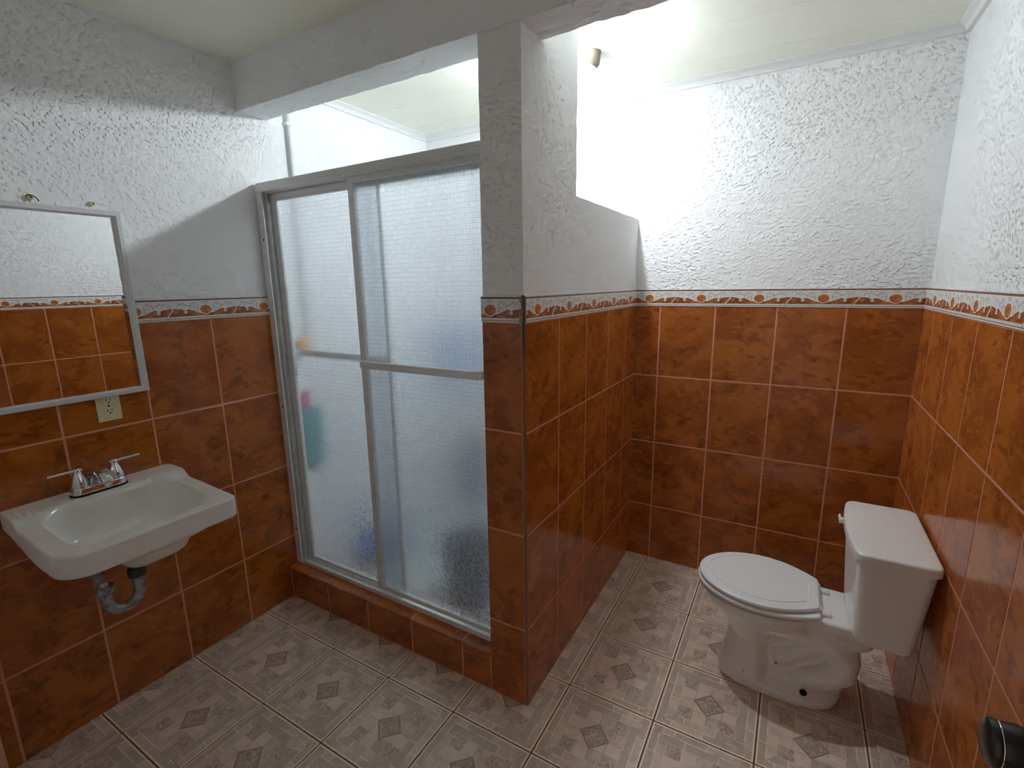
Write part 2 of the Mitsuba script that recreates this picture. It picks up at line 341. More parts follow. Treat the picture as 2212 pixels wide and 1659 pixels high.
class Face:
    """a wall face: origin, right and up directions, outward normal; places flat tiles on it"""
    def __init__(s, o, r, u):
        s.o, s.r, s.u = (np.asarray(q, float) for q in (o, r, u)); s.n = np.cross(s.r, s.u)
    def at(s, a, b, c=0.0): return s.o + np.multiply.outer(a, s.r) + np.multiply.outer(b, s.u) + np.multiply.outer(c, s.n)
    def tile(s, a0, a1, b0, b1, d=0.002, c=0.0015, jitter=0.0003):
        """(mesh, uv): a tile whose face lies on the plane, edges chamfered, d thick"""
        lv, lf = [], []
        lift = rng.uniform(-jitter, 0)
        for aa, bb, cc in ((0, 0, -d), (0, 0, lift - c * 0.6), (c, c, lift)):
            lv += [(a0 + aa, b0 + bb, cc), (a1 - aa, b0 + bb, cc), (a1 - aa, b1 - bb, cc), (a0 + aa, b1 - bb, cc)]
        for k in (0, 4):
            for i in range(4): lf += [(k + i, k + (i + 1) % 4, k + 4 + (i + 1) % 4), (k + i, k + 4 + (i + 1) % 4, k + 4 + i)]
        lf += [(8, 9, 10), (8, 10, 11)]
        lv = np.array(lv)
        uv = lv[:, :2] + rng.uniform(0, 40, 2)
        return (s.at(lv[:, 0], lv[:, 1], lv[:, 2]), np.array(lf)), uv
    def prism(s, poly, d, top=0.0, org=(0, 0)):
        m = trimesh.creation.extrude_polygon(poly, d, engine='earcut')
        v = m.vertices
        return (s.at(v[:, 0], v[:, 1], v[:, 2] - d + top), m.faces), v[:, :2] - np.asarray(org)

JOINT = 0.0064
def tile_rows(face, parent, joints, lo, hi, rows=ROWS, mat='m_tile'):
    xs = [lo] + [j for j in sorted(joints) if lo + 0.008 < j < hi - 0.008] + [hi]
    for b0, b1 in zip(rows[:-1], rows[1:]):
        for a0, a1 in zip(xs[:-1], xs[1:]):
            ga, gb = (0 if a0 == lo else JOINT / 2), (0 if a1 == hi else JOINT / 2)
            m, uv = face.tile(a0 + ga, a1 - gb, b0 + (JOINT / 2 if b0 > 0 else 0), b1 - JOINT / 2)
            obj('tile', m, mat, parent, uv=uv)
PIECE, CHEV = 0.258, 0.024
def border_row(face, parent, joints, lo, hi, med=0.150):
    h = ZT - ZB; g = 0.0010
    js = sorted(joints)
    js = [js[0] - PIECE * k for k in range(12, 0, -1)] + js + [js[-1] + PIECE * k for k in range(1, 13)]
    clip = sbox(lo, ZB, hi, ZT)
    for a, b in zip(js[:-1], js[1:]):
        zig = lambda x: [(x, ZB), (x, ZB + 0.011), (x + CHEV, ZB + 0.040), (x + 0.001, ZB + 0.070), (x, ZT)]
        p = Polygon(zig(a + g) + zig(b - g)[::-1]).intersection(clip)
        if p.is_empty or p.area < 2e-5 or p.geom_type != 'Polygon': continue
        m, uv = face.prism(p, 0.006, 0.003, (a + med * (b - a) / PIECE, ZB + 0.0))
        obj('border_tile', m, 'm_border', parent, uv=uv)
def bed(face, parent, lo, hi, z1=ZB):
    m = trimesh.creation.box((hi - lo, z1, 0.008)); v = m.vertices
    obj('grout_bed', (face.at(v[:, 0] + (lo + hi) / 2, v[:, 1] + z1 / 2, v[:, 2] - 0.0007 - 0.004), m.faces), 'm_grout', parent)
    if z1 == ZB:
        m = trimesh.creation.box((hi - lo, ZT - ZB, 0.006)); v = m.vertices
        obj('border_bed', (face.at(v[:, 0] + (lo + hi) / 2, v[:, 1] + (ZT + ZB) / 2, v[:, 2] + 0.0012 - 0.003), m.faces), 'm_border_grout', parent)

# ------------------------------------------------------------------ the room
WT = 0.12
G = 0.0098      # plaster lies this far behind the tile faces
tag(obj('wall_left', bx(-WT, -G, YF - 0.12, Y3 + WT, -0.1, HC + 0.1), 'm_plaster'), 'white plastered wall behind the washbasin and mirror, tiled brown below', kind='structure')
FL = Face((0, 0, 0), (0, 1, 0), (0, 0, 1)); FL.n = np.array([1.0, 0, 0])
bed(FL, 'wall_left', -1.07, 0.095)
tile_rows(FL, 'wall_left', [0.0468 - k * TW for k in range(5)], -1.07, 0.095)
border_row(FL, 'wall_left', [-0.388, -0.131], -1.07, 0.09)

tag(obj('wall_back', bx(-WT, X4 + WT, Y3 + G, Y3 + WT, -0.1, HC + 0.1), 'm_plaster'), 'white plastered back wall with brown tiled dado behind the toilet', kind='structure')
FB = Face((0, Y3, 0), (1, 0, 0), (0, 0, 1))
bed(FB, 'wall_back', X2, X4)
tile_rows(FB, 'wall_back', [1.5124 + k * TW for k in range(5)], X2, X4)
border_row(FB, 'wall_back', [1.564, 1.821, 2.082, 2.339], X2, X4)

tag(obj('wall_right', bx(X4 + G, X4 + WT, YF - 0.12, Y3 + WT, -0.1, HC + 0.1), 'm_plaster'), 'white plastered wall beside the cistern with brown tiled dado', kind='structure')
FR = Face((X4, 0, 0), (0, -1, 0), (0, 0, 1))
bed(FR, 'wall_right', -Y3, 1.25)
tile_rows(FR, 'wall_right', [-1.0707 + k * TW for k in range(9)], -Y3, 1.25)
border_row(FR, 'wall_right', [-0.974, -0.719, -0.459], -Y3, 1.25)

# wall behind the viewer with the doorway the picture is taken from
tag(obj('wall_front', cat(bx(-WT, 1.72, YF - 0.12, YF, -0.1, HC + 0.1), bx(2.51, X4 + WT, YF - 0.12, YF, -0.1, HC + 0.1), bx(1.72, 2.51, YF - 0.12, YF, 2.06, HC + 0.1)), 'm_plaster'), 'white plastered front wall around the open doorway', kind='structure')

# partition: full-height pillar in front, lower wall behind it
def part_edges(v, w): return w
pil = rough_box(X1, X2 - 0.006, 0.008, YA, 0.0, HB, 0.02, 0.0022, 20, 3)
pil2 = rough_box(X1, X2 - 0.006, TB - 0.005, YA, HB - 0.02, HC + 0.03, 0.02, 0.0022, 20, 3)
low = rough_box(X1, X2 - 0.006, YA - 0.02, Y3 + 0.02, 0.0, HP, 0.02, 0.0022, 20, 3)
tag(obj('wall_partition', cat(pil, pil2, low), 'm_plaster', smooth=40), 'white plastered pillar and half-height wall between shower and toilet', kind='structure')
FP = Face((X2, 0, 0), (0, 1, 0), (0, 0, 1)); FP.n = np.array([1.0, 0, 0])
bed(FP, 'wall_partition', 0.008, Y3)
tile_rows(FP, 'wall_partition', [0.27, 0.542, 0.812, 1.075], 0.009, Y3)
border_row(FP, 'wall_partition', [0.2, 0.462, 0.720, 0.983], 0.012, Y3)
FF = Face((0, 0, 0), (1, 0, 0), (0, 0, 1))
bed(FF, 'wall_partition', X1 - 0.004, X2 - 0.002)
tile_rows(FF, 'wall_partition', [], X1 - 0.005, X2 - 0.010)
border_row(FF, 'wall_partition', [1.109, 1.367], X1 - 0.006, X2 - 0.010)
obj('corner_strip', bx(X2 - 0.0098, X2 + 0.0012, -0.0012, 0.0105, 0.0, ZT + 0.004, 0.003), 'm_strip', 'wall_partition')

# beam over the openings
def beam_edges(v, w):
    under = (v[:, 2] < HB + 0.004) & (v[:, 0] > X2)
    r = meshkit.fbm(v * np.array([9, 30, 9]), 4, 21) - 0.5
    w = w.copy(); w[:, 2] += np.where(under, 0.022 * r * np.clip((v[:, 1] - 0.01) / 0.08, 0, 1), 0)
    back = (v[:, 1] > TB - 0.004) & (v[:, 2] < HB + 0.03)
    w[:, 1] += np.where(back, 0.010 * (meshkit.fbm(v * 16, 3, 31) - 0.5), 0)
    return w
tag(obj('beam', rough_box(-0.02, X4 + 0.02, 0.004, TB, HB, HC + 0.03, 0.012, 0.0026, 18, 5, beam_edges), 'm_plaster', smooth=50), 'white plastered beam running across above the shower and toilet openings', kind='structure')

# ceiling of long boards that run along x
tag(obj('ceiling', bx(-WT, X4 + WT, YF - 1.3, Y3 + WT, HC + 0.010, HC + 0.1), 'm_ceiling'), 'pale cream ceiling of long joined panels', kind='structure')
y = Y3 - 0.17
edges = [Y3 + 0.05]
while y > YF - 1.2:
    edges.append(y); y -= 0.31 if y > 0.35 else 1.36
for y1, y0 in zip(edges[:-1], edges[1:]):
    obj('panel', bx(-0.05, X4 + 0.05, y0 + 0.0008, y1 - 0.0008, HC, HC + 0.012, 0.0012), 'm_ceiling', 'ceiling')

def trim(prof, p0, p1, inward):
    p0, p1, inward = (np.asarray(q, float) for q in (p0, p1, inward))
    ring = lambda p: np.array([p + a * inward + np.array([0, 0, b]) for a, b in prof])
    return loft([ring(p0), ring(p1)])
PROF = [(-0.012, 0.004), (0.030, 0.004), (0.030, -0.004), (0.024, -0.008), (0.014, -0.016), (0.008, -0.026), (0.006, -0.032), (-0.012, -0.032)]
tag(obj('trim_1', trim(PROF, (-0.01, Y3, HC), (X4 + 0.01, Y3, HC), (0, -1, 0)), 'm_trim'), 'white cove strip along the back wall below the ceiling', kind='structure')
tag(obj('trim_2', trim(PROF, (0, TB - 0.02, HC), (0, Y3, HC), (1, 0, 0)), 'm_trim'), 'white cove strip above the shower on the left wall', kind='structure')
tag(obj('trim_3', trim(PROF, (X4, TB - 0.02, HC), (X4, Y3, HC), (-1, 0, 0)), 'm_trim'), 'white cove strip above the cistern on the right wall', kind='structure')
tag(obj('trim_4', bx(-0.02, 0.008, -1.20, -1.072, 0.0, 2.10, 0.003), 'm_peach'), 'peach strip where the left wall tiles end', kind='structure')

# floor
tag(obj('floor', bx(-WT, X4 + WT, YF - 1.3, Y3 + WT, -0.1, -0.0025), 'm_floor_grout'), 'beige patterned ceramic tile floor', kind='structure')
room = sbox(0, YF - 0.6, X4, 0).union(sbox(X2, -0.01, X4, Y3))
g = 0.0028
FG = Face((0, 0, 0), (1, 0, 0), (0, 1, 0))
for i in range(-2, 9):
    for j in range(-6, 6):
        x0, y0 = FX + i * FS, FY + j * FS
        p = sbox(x0 + g, y0 + g, x0 + FS - g, y0 + FS - g).intersection(room)
        if p.is_empty or p.area < 4e-4: continue
        for q in (p.geoms if hasattr(p, 'geoms') else [p]):
            m, uv = FG.prism(q, 0.004, rng.uniform(-0.0004, 0), (x0 + FS / 2, y0 + FS / 2))
            obj('tile', m, 'm_floor', 'floor', uv=uv)
obj('shower_base', bx(-0.005, X1 + 0.005, 0.13, Y3 + 0.008, -0.0024, 0.02), 'm_shower_floor', 'floor')

# curb in front of the shower
ZC = 0.165
tag(obj('shower_curb', bx(0.0, X1 + 0.002, 0.0007, 0.155, 0.0, ZC - 0.0012), 'm_grout'), 'low brown tiled curb below the sliding shower doors', kind='structure')
cj = [0.005, 0.279, 0.549, 0.815, 1.085, X1 - 0.005]
for a0, a1 in zip(cj[:-1], cj[1:]):
    m, uv = FF.tile(a0 + 0.0028, a1 - 0.0028, 0.001, ZC - 0.0125, 0.002)
    obj('tile', m, 'm_tile', 'shower_curb', uv=uv)
    FT = Face((0, 0, ZC), (1, 0, 0), (0, 1, 0))
    m, uv = FT.tile(a0 + 0.0028, a1 - 0.0028, -0.006, 0.153, 0.0095)
    obj('tile', m, 'm_tile', 'shower_curb', uv=uv)

# open door leaf at the right, only its knob reaches into the picture
tag(obj('door_1', bx(2.455, 2.490, YF + 0.02, -0.578, 0.01, 2.03, 0.002), 'm_door'), 'brown door leaf standing open by the right wall', kind='structure')
KN = np.array([2.374, -0.652, 1.017])
kprof = [(0, 0.0), (0.0006, 0.012), (0.002, 0.021), (0.0045, 0.0258), (0.008, 0.0272), (0.012, 0.0272), (0.014, 0.026)]
kb = obj('handle', lathe(kprof + [(0.030, 0.0285), (0.044, 0.026), (0.054, 0.018), (0.066, 0.014), (0.068, 0.032), (0.0795, 0.034), (0.0805, 0.034)], KN, (1, 0, 0), 48), 'm_black', 'door_1', smooth=35)
labels[kb] = {'label': 'round black door knob'}
obj('ring', lathe([(0, 0.0270), (0.0012, 0.0282), (0.0024, 0.0270)], KN + np.array([0.0115, 0, 0]), (1, 0, 0), 48), 'm_chrome', kb, smooth=True)

# ------------------------------------------------------------------ lamp
LR = 0.031
prof = [(0.0, 0.0)] + [(LR * 1.12 * (1 - math.cos(t)), LR * math.sin(t)) for t in np.linspace(0.15, 1.70, 13)] + [(0.0405, 0.0300), (0.041, 0.0285)]
b0 = BULB - 0.034 * BULB_UP
gl = obj('globe', lathe(prof, b0, BULB_UP, 32), 'm_white_plastic', 'light_bulb', smooth=True, emitter={'type': 'area', 'radiance': rgb(*BULB_RADIANCE)})
labels[gl] = {'label': 'glowing white dome'}
zs0 = b0 + 0.0405 * BULB_UP
obj('neck', lathe([(0, 0.029), (0.001, 0.0308), (0.010, 0.0290), (0.028, 0.0195), (0.036, 0.0170), (0.040, 0.0200), (0.060, 0.0220), (0.062, 0.015)], zs0, BULB_UP, 32), 'm_white_plastic', 'light_bulb', smooth=30)
ctr = zs0 + 0.055 * BULB_UP
obj('holder', lathe([(0, 0.012), (0.002, 0.022), (0.014, 0.030), (HC - ctr[2] + 0.012, 0.036)], (ctr[0], ctr[1], ctr[2] - 0.012), (0, 0, 1), 32), 'm_holder', 'light_bulb', smooth=30)
tag('light_bulb', 'glowing white light bulb on the ceiling behind the pillar', 'light bulb')

# ------------------------------------------------------------------ shower doors
S = 'shower_enclosure'
def ridged(x0, x1, yf, yb, z0, z1, n=5, d=0.0016):
    """bar along x with fine grooves in its front face"""
    ys, zs = [yb], [z0]
    prof = [(yb, z0), (yf + d, z0)]
    for k in range(n):
        a, b = z0 + (z1 - z0) * k / n, z0 + (z1 - z0) * (k + 1) / n
        prof += [(yf + d, a + 0.0008), (yf, a + 0.0022), (yf, b - 0.0022), (yf + d, b - 0.0008)]
    prof += [(yf + d, z1), (yb, z1)]
    ring = lambda x: np.array([(x, p, q) for p, q in prof])
    m = trimesh.creation.extrude_polygon(Polygon(prof).buffer(0), x1 - x0, engine='earcut')
    v = m.vertices.copy(); m.vertices = np.stack([x0 + v[:, 2], v[:, 0], v[:, 1]], 1); m.fix_normals()
    return m
obj('header', cat(ridged(0.003, X1 - 0.002, 0.044, 0.104, 1.984, 2.022, 5), bx(0.004, X1 - 0.003, 0.098, 0.104, 1.950, 1.985)), 'm_alu', S)
jl = bx(0.0, 0.006, 0.044, 0.115, 0.168, 1.984)
obj('side_jamb', cat(jl, bx(0.0, 0.036, 0.044, 0.052, 0.168, 1.984, 0.001), bx(0.0, 0.030, 0.072, 0.076, 0.168, 1.984), bx(0.0, 0.030, 0.110, 0.115, 0.168, 1.984)), 'm_alu', S)
obj('side_jamb', bx(X1 - 0.030, X1 - 0.0005, 0.044, 0.112, 0.168, 1.984, 0.002), 'm_alu', S)
for z in (1.78, 1.00, 0.36):
    obj('screw', lathe([(0, 0.0045), (0.0015, 0.004), (0.002, 0.0)], (0.0205, 0.0442, z), (0, -1, 0), 12), 'm_hole', S)
obj('bottom_track', cat(bx(0.002, X1 - 0.001, 0.050, 0.120, ZC, ZC + 0.006), bx(0.002, X1 - 0.001, 0.050, 0.053, ZC, ZC + 0.020), bx(0.002, X1 - 0.001, 0.058, 0.0605, ZC, ZC + 0.014),
                        bx(0.002, X1 - 0.001, 0.086, 0.089, ZC, ZC + 0.020), bx(0.002, X1 - 0.001, 0.117, 0.120, ZC, ZC + 0.024)), 'm_alu', S)

def pattern_glass(x0, x1, z0, z1, y, cell=(0.0158, 0.0175), depth=0.0012):
    """sheet of pressed glass with a pillow in each cell; uv counts cells"""
    nx, nz = int(round((x1 - x0) / cell[0])), int(round((z1 - z0) / cell[1]))
    s = np.array([0, 0.08, 0.2, 0.4, 0.6, 0.8, 0.92])
    ax = np.append((np.arange(nx)[:, None] + s).ravel(), nx); az = np.append((np.arange(nz)[:, None] + s).ravel(), nz)
    gx, gz = np.meshgrid(ax, az, indexing='ij')
    prof = lambda t: np.clip(np.minimum(t % 1, 1 - t % 1) / 0.22, 0, 1)
    sm = lambda q: q * q * (3 - 2 * q)
    dome = lambda t: 1 - (2 * (t % 1) - 1) ** 2
    hgt = depth * sm(prof(gx)) * sm(prof(gz)) + 0.0003 * (dome(gx) + dome(gz))
    X, Z = x0 + (x1 - x0) * gx / nx, z0 + (z1 - z0) * gz / nz
    v = np.stack([X, y - hgt, Z], -1).reshape(-1, 3)
    a, b = gx.shape; idx = np.arange(a * b).reshape(a, b)
    q = np.stack([idx[:-1, :-1], idx[1:, :-1], idx[1:, 1:], idx[:-1, 1:]], -1).reshape(-1, 4)
    m = trimesh.Trimesh(v, np.vstack([q[:, [0, 1, 2]], q[:, [0, 2, 3]]]), process=False)
    return m, np.stack([gx.ravel(), gz.ravel()], 1)
def sliding_panel(x0, x1, z0, z1, y, wl, wr, label, bar_y, bar_x, bar_z, front):
    fr = cat(bx(x0, x0 + wl, y - 0.010, y + 0.010, z0, z1, 0.0012), bx(x1 - wr, x1, y - 0.010, y + 0.010, z0, z1, 0.0012),
             bx(x0 + wl, x1 - wr, y - 0.010, y + 0.010, z1 - 0.022, z1, 0.0012), bx(x0 + wl, x1 - wr, y - 0.008, y + 0.008, z0, z0 + 0.016, 0.0012))
    k = obj('sliding_panel', fr, 'm_alu', S)
    labels[k] = {'label': label}
    gm, guv = pattern_glass(x0 + wl, x1 - wr, z0 + 0.016, z1 - 0.022, y)
    obj('glass', gm, 'm_glass', k, smooth=True, uv=guv)
    a, b = bar_x
    yf, yb = (bar_y - 0.006, bar_y + 0.004)
    m = ridged(a, b, yf, yb, bar_z - 0.015, bar_z + 0.015, 3, 0.0022)
    if not front:
        v = m.vertices.copy(); v[:, 1] = 2 * bar_y - v[:, 1]; m = trimesh.Trimesh(v, m.faces[:, ::-1])
    bar = obj('towel_bar', m, 'm_alu', k)
    for xe in (a, b):
        lo, hi = (bar_y, y - 0.009) if front else (y + 0.009, bar_y)
        xi = (xe - 0.010, xe + 0.004) if xe == a else (xe - 0.004, xe + 0.016)
        obj('bracket', bx(xi[0], xi[1], lo, hi, bar_z - 0.016, bar_z + 0.016, 0.002), 'm_alu', k)
sliding_panel(0.565, X1 - 0.012, ZC + 0.030, 1.987, 0.070, 0.031, 0.026, 'outer sliding door of patterned glass, on the right', 0.028, (0.602, 1.178), 1.252, True)
sliding_panel(0.034, 0.706, ZC + 0.012, 1.980, 0.101, 0.036, 0.018, 'inner sliding door of patterned glass, on the left', 0.142, (0.050, 0.690), 1.257, False)
tag(S, 'grey aluminium shower enclosure with two sliding doors of patterned glass', 'shower door')

# ------------------------------------------------------------------ what shows blurred behind the shower glass
obj('pipe', tube(np.array([(0.004, 0.24, z) for z in np.linspace(1.25, 2.49, 20)]), 0.009, 14), 'm_pvc', 'wall_pipe', smooth=40)
for z in (2.314, 1.9, 1.5):
    obj('clip', cat(bx(-0.009, 0.0145, 0.228, 0.252, z - 0.008, z + 0.008, 0.003), lathe([(0, 0.009), (0.008, 0.008), (0.010, 0.0)], (0.0, 0.252, z), (1, 0, 0), 14)), 'm_white_plastic', 'wall_pipe')
tag('wall_pipe', 'thin grey pipe running down the left wall above the shower door', 'pipe')

def cloth(u0, u1, z0, z1, face, off, folds=5, amp=0.012, seed=1, taper=0.0):
    """hanging cloth with folds, a closed sheet; face 'x' hangs on a wall of constant x, 'y' of constant y"""
    nu, nz = 60, 40
    s, t = np.meshgrid(np.linspace(0, 1, nu), np.linspace(0, 1, nz), indexing='ij')
    w = 1 - taper * (1 - t) * 0 - taper * t
    u = (u0 + u1) / 2 + (s - 0.5) * (u1 - u0) * w
    d = amp * np.sin(s * folds * 2 * np.pi + seed + 1.2 * np.sin(3 * t)) + 0.6 * amp * (meshkit.fbm(np.stack([s * 6, t * 3, 0 * s], -1), 3, seed) - 0.5)
    z = z0 + (z1 - z0) * t + 0.01 * np.sin(s * 9 + seed) * (1 - t)
    out = []
    for e in (-0.002, 0.002):
        dd = d + e
        out.append(np.stack([off + dd, u, z], -1) if face == 'x' else np.stack([u, off + dd, z], -1))
    idx = np.arange(nu * nz).reshape(nu, nz)
    q = np.stack([idx[:-1, :-1], idx[1:, :-1], idx[1:, 1:], idx[:-1, 1:]], -1).reshape(-1, 4)
    rim = np.concatenate([idx[:-1, 0], idx[-1, :-1], idx[:0:-1, -1], idx[0, :0:-1]]); nxt = np.roll(rim, -1); N = nu * nz
    f = np.vstack([q, q[:, ::-1] + N, np.stack([rim, rim + N, nxt + N, nxt], 1)])
    m = trimesh.Trimesh(np.vstack([o.reshape(-1, 3) for o in out]), np.vstack([f[:, [0, 1, 2]], f[:, [0, 2, 3]]]), process=False)
    if m.volume < 0: m.invert()
    return m
sp = trimesh.creation.icosphere(4); v = sp.vertices
sp.vertices = np.array([0.030, 0.185, 1.285]) + v * np.array([0.022, 0.030, 0.045]) * (1 + 0.25 * (meshkit.fbm(v * 3, 3, 4) - 0.5))[:, None]
tag(obj('bath_sponge', sp, 'm_orange', smooth=True), 'orange blur behind the left glass panel just above its towel bar', 'sponge')
tag(obj('washcloth', cloth(0.150, 0.200, 0.965, 1.055, 'x', 0.022, 2, 0.006, 2), 'm_pink', smooth=True), 'small pink cloth behind the left edge of the inner glass panel', 'cloth')
tag(obj('hand_towel', cloth(0.150, 0.260, 0.66, 0.965, 'x', 0.026, 3, 0.008, 5), 'm_teal', smooth=True), 'teal cloth hanging behind the left edge of the inner glass panel', 'cloth')
tag(obj('bath_towel', cloth(0.06, 0.36, 0.92, 1.30, 'y', Y3 - 0.035, 4, 0.014, 8), 'm_sky', smooth=True), 'light blue towel behind the outer glass panel beside its towel bar', 'towel')
tag(obj('dark_towel', cloth(0.19, 0.42, 0.10, 0.56, 'y', Y3 - 0.040, 4, 0.014, 3), 'm_navy', smooth=True), 'dark blue cloth behind the outer glass panel next to the pillar', 'cloth')
# shower tap
obj('plate', lathe([(0, 0.040), (0.004, 0.040), (0.012, 0.024), (0.020, 0.018), (0.021, 0.0)], (0.25, Y3 + 0.0095, 0.74), (0, -1, 0), 32), 'm_chrome', 'shower_tap', smooth=40)
obj('handle', lathe([(0, 0.012), (0.018, 0.012), (0.022, 0.030), (0.042, 0.027), (0.046, 0.0)], (0.25, Y3 - 0.010, 0.74), (0, -1, 0), 24), 'm_chrome', 'shower_tap', smooth=40)
tag('shower_tap', 'shiny tap glinting behind the outer glass panel below its towel bar', 'tap')
# bucket with a cloth draped over it
bk = lathe([(0, 0.0), (0.0005, 0.105), (0.30, 0.140), (0.305, 0.147), (0.312, 0.147), (0.312, 0.139), (0.02, 0.103), (0.021, 0.0)], (0.84, 0.42, 0.0205), (0, 0, 1), 48)
obj('tub', bk, 'm_slate', 'bucket', smooth=35)
obj('handle', tube([(0.84 + 0.148 * math.cos(t), 0.42 - 0.02 - 0.10 * math.sin(t), 0.318 - 0.05 * math.sin(t)) for t in np.linspace(0, math.pi, 24)], 0.003, 8), 'm_alu', 'bucket', smooth=True)
tag('bucket', 'dark grey bucket on the shower floor behind the outer glass panel', 'bucket')
b2 = lathe([(0, 0.0), (0.0005, 0.10), (0.10, 0.135), (0.104, 0.145), (0.110, 0.145), (0.110, 0.134), (0.012, 0.098), (0.013, 0.0)], (0.17, 0.50, 0.0205), (0, 0, 1), 48)
tag(obj('wash_basin_bowl', b2, 'm_blue', smooth=35), 'blue plastic bowl on the shower floor behind the inner glass panel', 'bowl')

# ------------------------------------------------------------------ washbasin
SC = np.array([0.235, -0.711])          # centre of the plan (x, y)
def rounded_rect(n, x0, x1, y0, y1, radii):
    """n points round a rectangle, radii for corners (x1,y1), (x0,y1), (x0,y0), (x1,y0)"""
    p = sbox(x0, y0, x1, y1)
    pts = []
    for (cx, cy, a0), r in zip(((x1, y1, 0), (x0, y1, 90), (x0, y0, 180), (x1, y0, 270)), radii):
        ox, oy = cx - math.copysign(r, cx - (x0 + x1) / 2), cy - math.copysign(r, cy - (y0 + y1) / 2)
        for t in np.linspace(a0, a0 + 90, 9): pts.append((ox + r * math.cos(math.radians(t)), oy + r * math.sin(math.radians(t))))
    return Polygon(pts)
def polar(poly, c, ths):
    from shapely.geometry import LineString
    out = []
    for t in ths:
        ray = LineString([tuple(c), (c[0] + 3 * math.cos(t), c[1] + 3 * math.sin(t))])
        q = ray.intersection(poly.exterior)
        q = q if q.geom_type == 'Point' else max(q.geoms, key=lambda g: Point(c).distance(g))
        out.append(math.hypot(q.x - c[0], q.y - c[1]))
    return np.array(out)
th = np.arange(180) * 2 * np.pi / 180
outer = rounded_rect(0, -0.004, 0.470, -0.957, -0.463, (0.035, 0.012, 0.012, 0.085))
Ro = polar(outer, SC, th)
BC = np.array([0.265, -0.711])
bas = rounded_rect(0, 0.112, 0.430, -0.905, -0.512, (0.075, 0.07, 0.07, 0.085))
botm = rounded_rect(0, 0.165, 0.355, -0.765, -0.582, (0.05, 0.05, 0.05, 0.05))
dirs = np.stack([np.cos(th), np.sin(th)], 1)
def basin_sd(x, y):
    """signed distance-like value to the basin's rim (negative inside), in metres"""
    d = np.stack([x - BC[0], y - BC[1]], -1)
    ang = np.arctan2(d[..., 1], d[..., 0]) % (2 * np.pi)
    r = np.interp(ang, np.append(tb, 2 * np.pi), np.append(Rb, Rb[0]))
    return (np.hypot(d[..., 0], d[..., 1]) / r, r)
tb = np.arange(360) * 2 * np.pi / 360
Rb = polar(bas, BC, tb)
sst = lambda a, b, x: (lambda t: t * t * (3 - 2 * t))(np.clip((x - a) / (b - a), 0, 1))
def top_z(x, y):
    z = 0.882 - 0.028 * sst(0.100, 0.160, x) - 0.012 * sst(0.15, 0.46, x)
    q, r = basin_sd(x, y)
    depth = 0.100 + 0.035 * sst(0.48, 0.10, q)
    z = z - depth * (1 - sst(0.76, 1.0, q))
    rim = (q > 0.97) & (x < 0.115) & (x > 0.03) & (y < -0.845) & (y > -0.94)
    z = z + 0.0022 * np.sin((y + 0.94) / 0.020 * 2 * np.pi) * sst(0.03, 0.045, x) * sst(0.118, 0.105, x) * sst(-0.945, -0.935, y) * sst(-0.845, -0.855, y)
    return z
# top as a fine grid of rings that follow first the outline, then the basin
rings = []
fr = np.concatenate([np.linspace(0.0, 0.90, 62)[1:], np.linspace(0.91, 0.985, 10)])
for f in fr:
    p = SC + dirs * (Ro * f)[:, None]
    rings.append(np.column_stack([p, top_z(p[:, 0], p[:, 1])]))
zo = top_z(*(SC + dirs * (Ro * 0.985)[:, None]).T)
for f, dz in ((0.993, -0.0012), (0.998, -0.005), (1.0, -0.010)):
    p = SC + dirs * (Ro * f)[:, None]
    rings.append(np.column_stack([p, zo + dz]))
pe = SC + dirs * Ro[:, None]
zb = 0.822 - 0.050 * sst(0.0, 0.30, pe[:, 0])
for k in (0.35, 0.7, 1.0):
    rings.append(np.column_stack([pe, (zo - 0.010) * (1 - k) + (zb + 0.006) * k]))
for f, dz in ((0.994, 0.001), (0.975, 0.0), (0.93, 0.008), (0.88, 0.012)):
    p = SC + dirs * (Ro * f)[:, None]
    rings.append(np.column_stack([p, zb + dz]))
bc2 = np.array([0.25, -0.680]); Rq = polar(botm, bc2, th)
start = SC + dirs * (Ro * 0.88)[:, None]; zs = zb + 0.012
for k in np.linspace(0.12, 1.0, 10):
    p = start * (1 - k) + (bc2 + dirs * (Rq * 1.28)[:, None]) * k
    kk = min(1.0, k * 1.5)
    rings.append(np.column_stack([p, zs * (1 - kk) + 0.732 * kk]))
for k, dz in ((1.18, 0.728), (1.12, 0.706), (1.02, 0.684), (0.85, 0.668), (0.5, 0.661), (0.2, 0.660)):
    rings.append(np.column_stack([bc2 + dirs * (Rq * k)[:, None], np.full(len(th), dz)]))
obj('body', loft(rings), 'm_sink', 'washbasin', smooth=50)
zd = float(top_z(np.array([BC[0]]), np.array([BC[1]]))[0])
obj('drain', lathe([(0, 0.024), (0.004, 0.024), (0.005, 0.020), (0.002, 0.012), (0.0025, 0.0)], (BC[0], BC[1], zd - 0.001), (0, 0, 1), 24), 'm_chrome', 'washbasin', smooth=40)
tag('washbasin', 'cream wall-hung ceramic washbasin on the brown tiled wall below the mirror', 'sink')

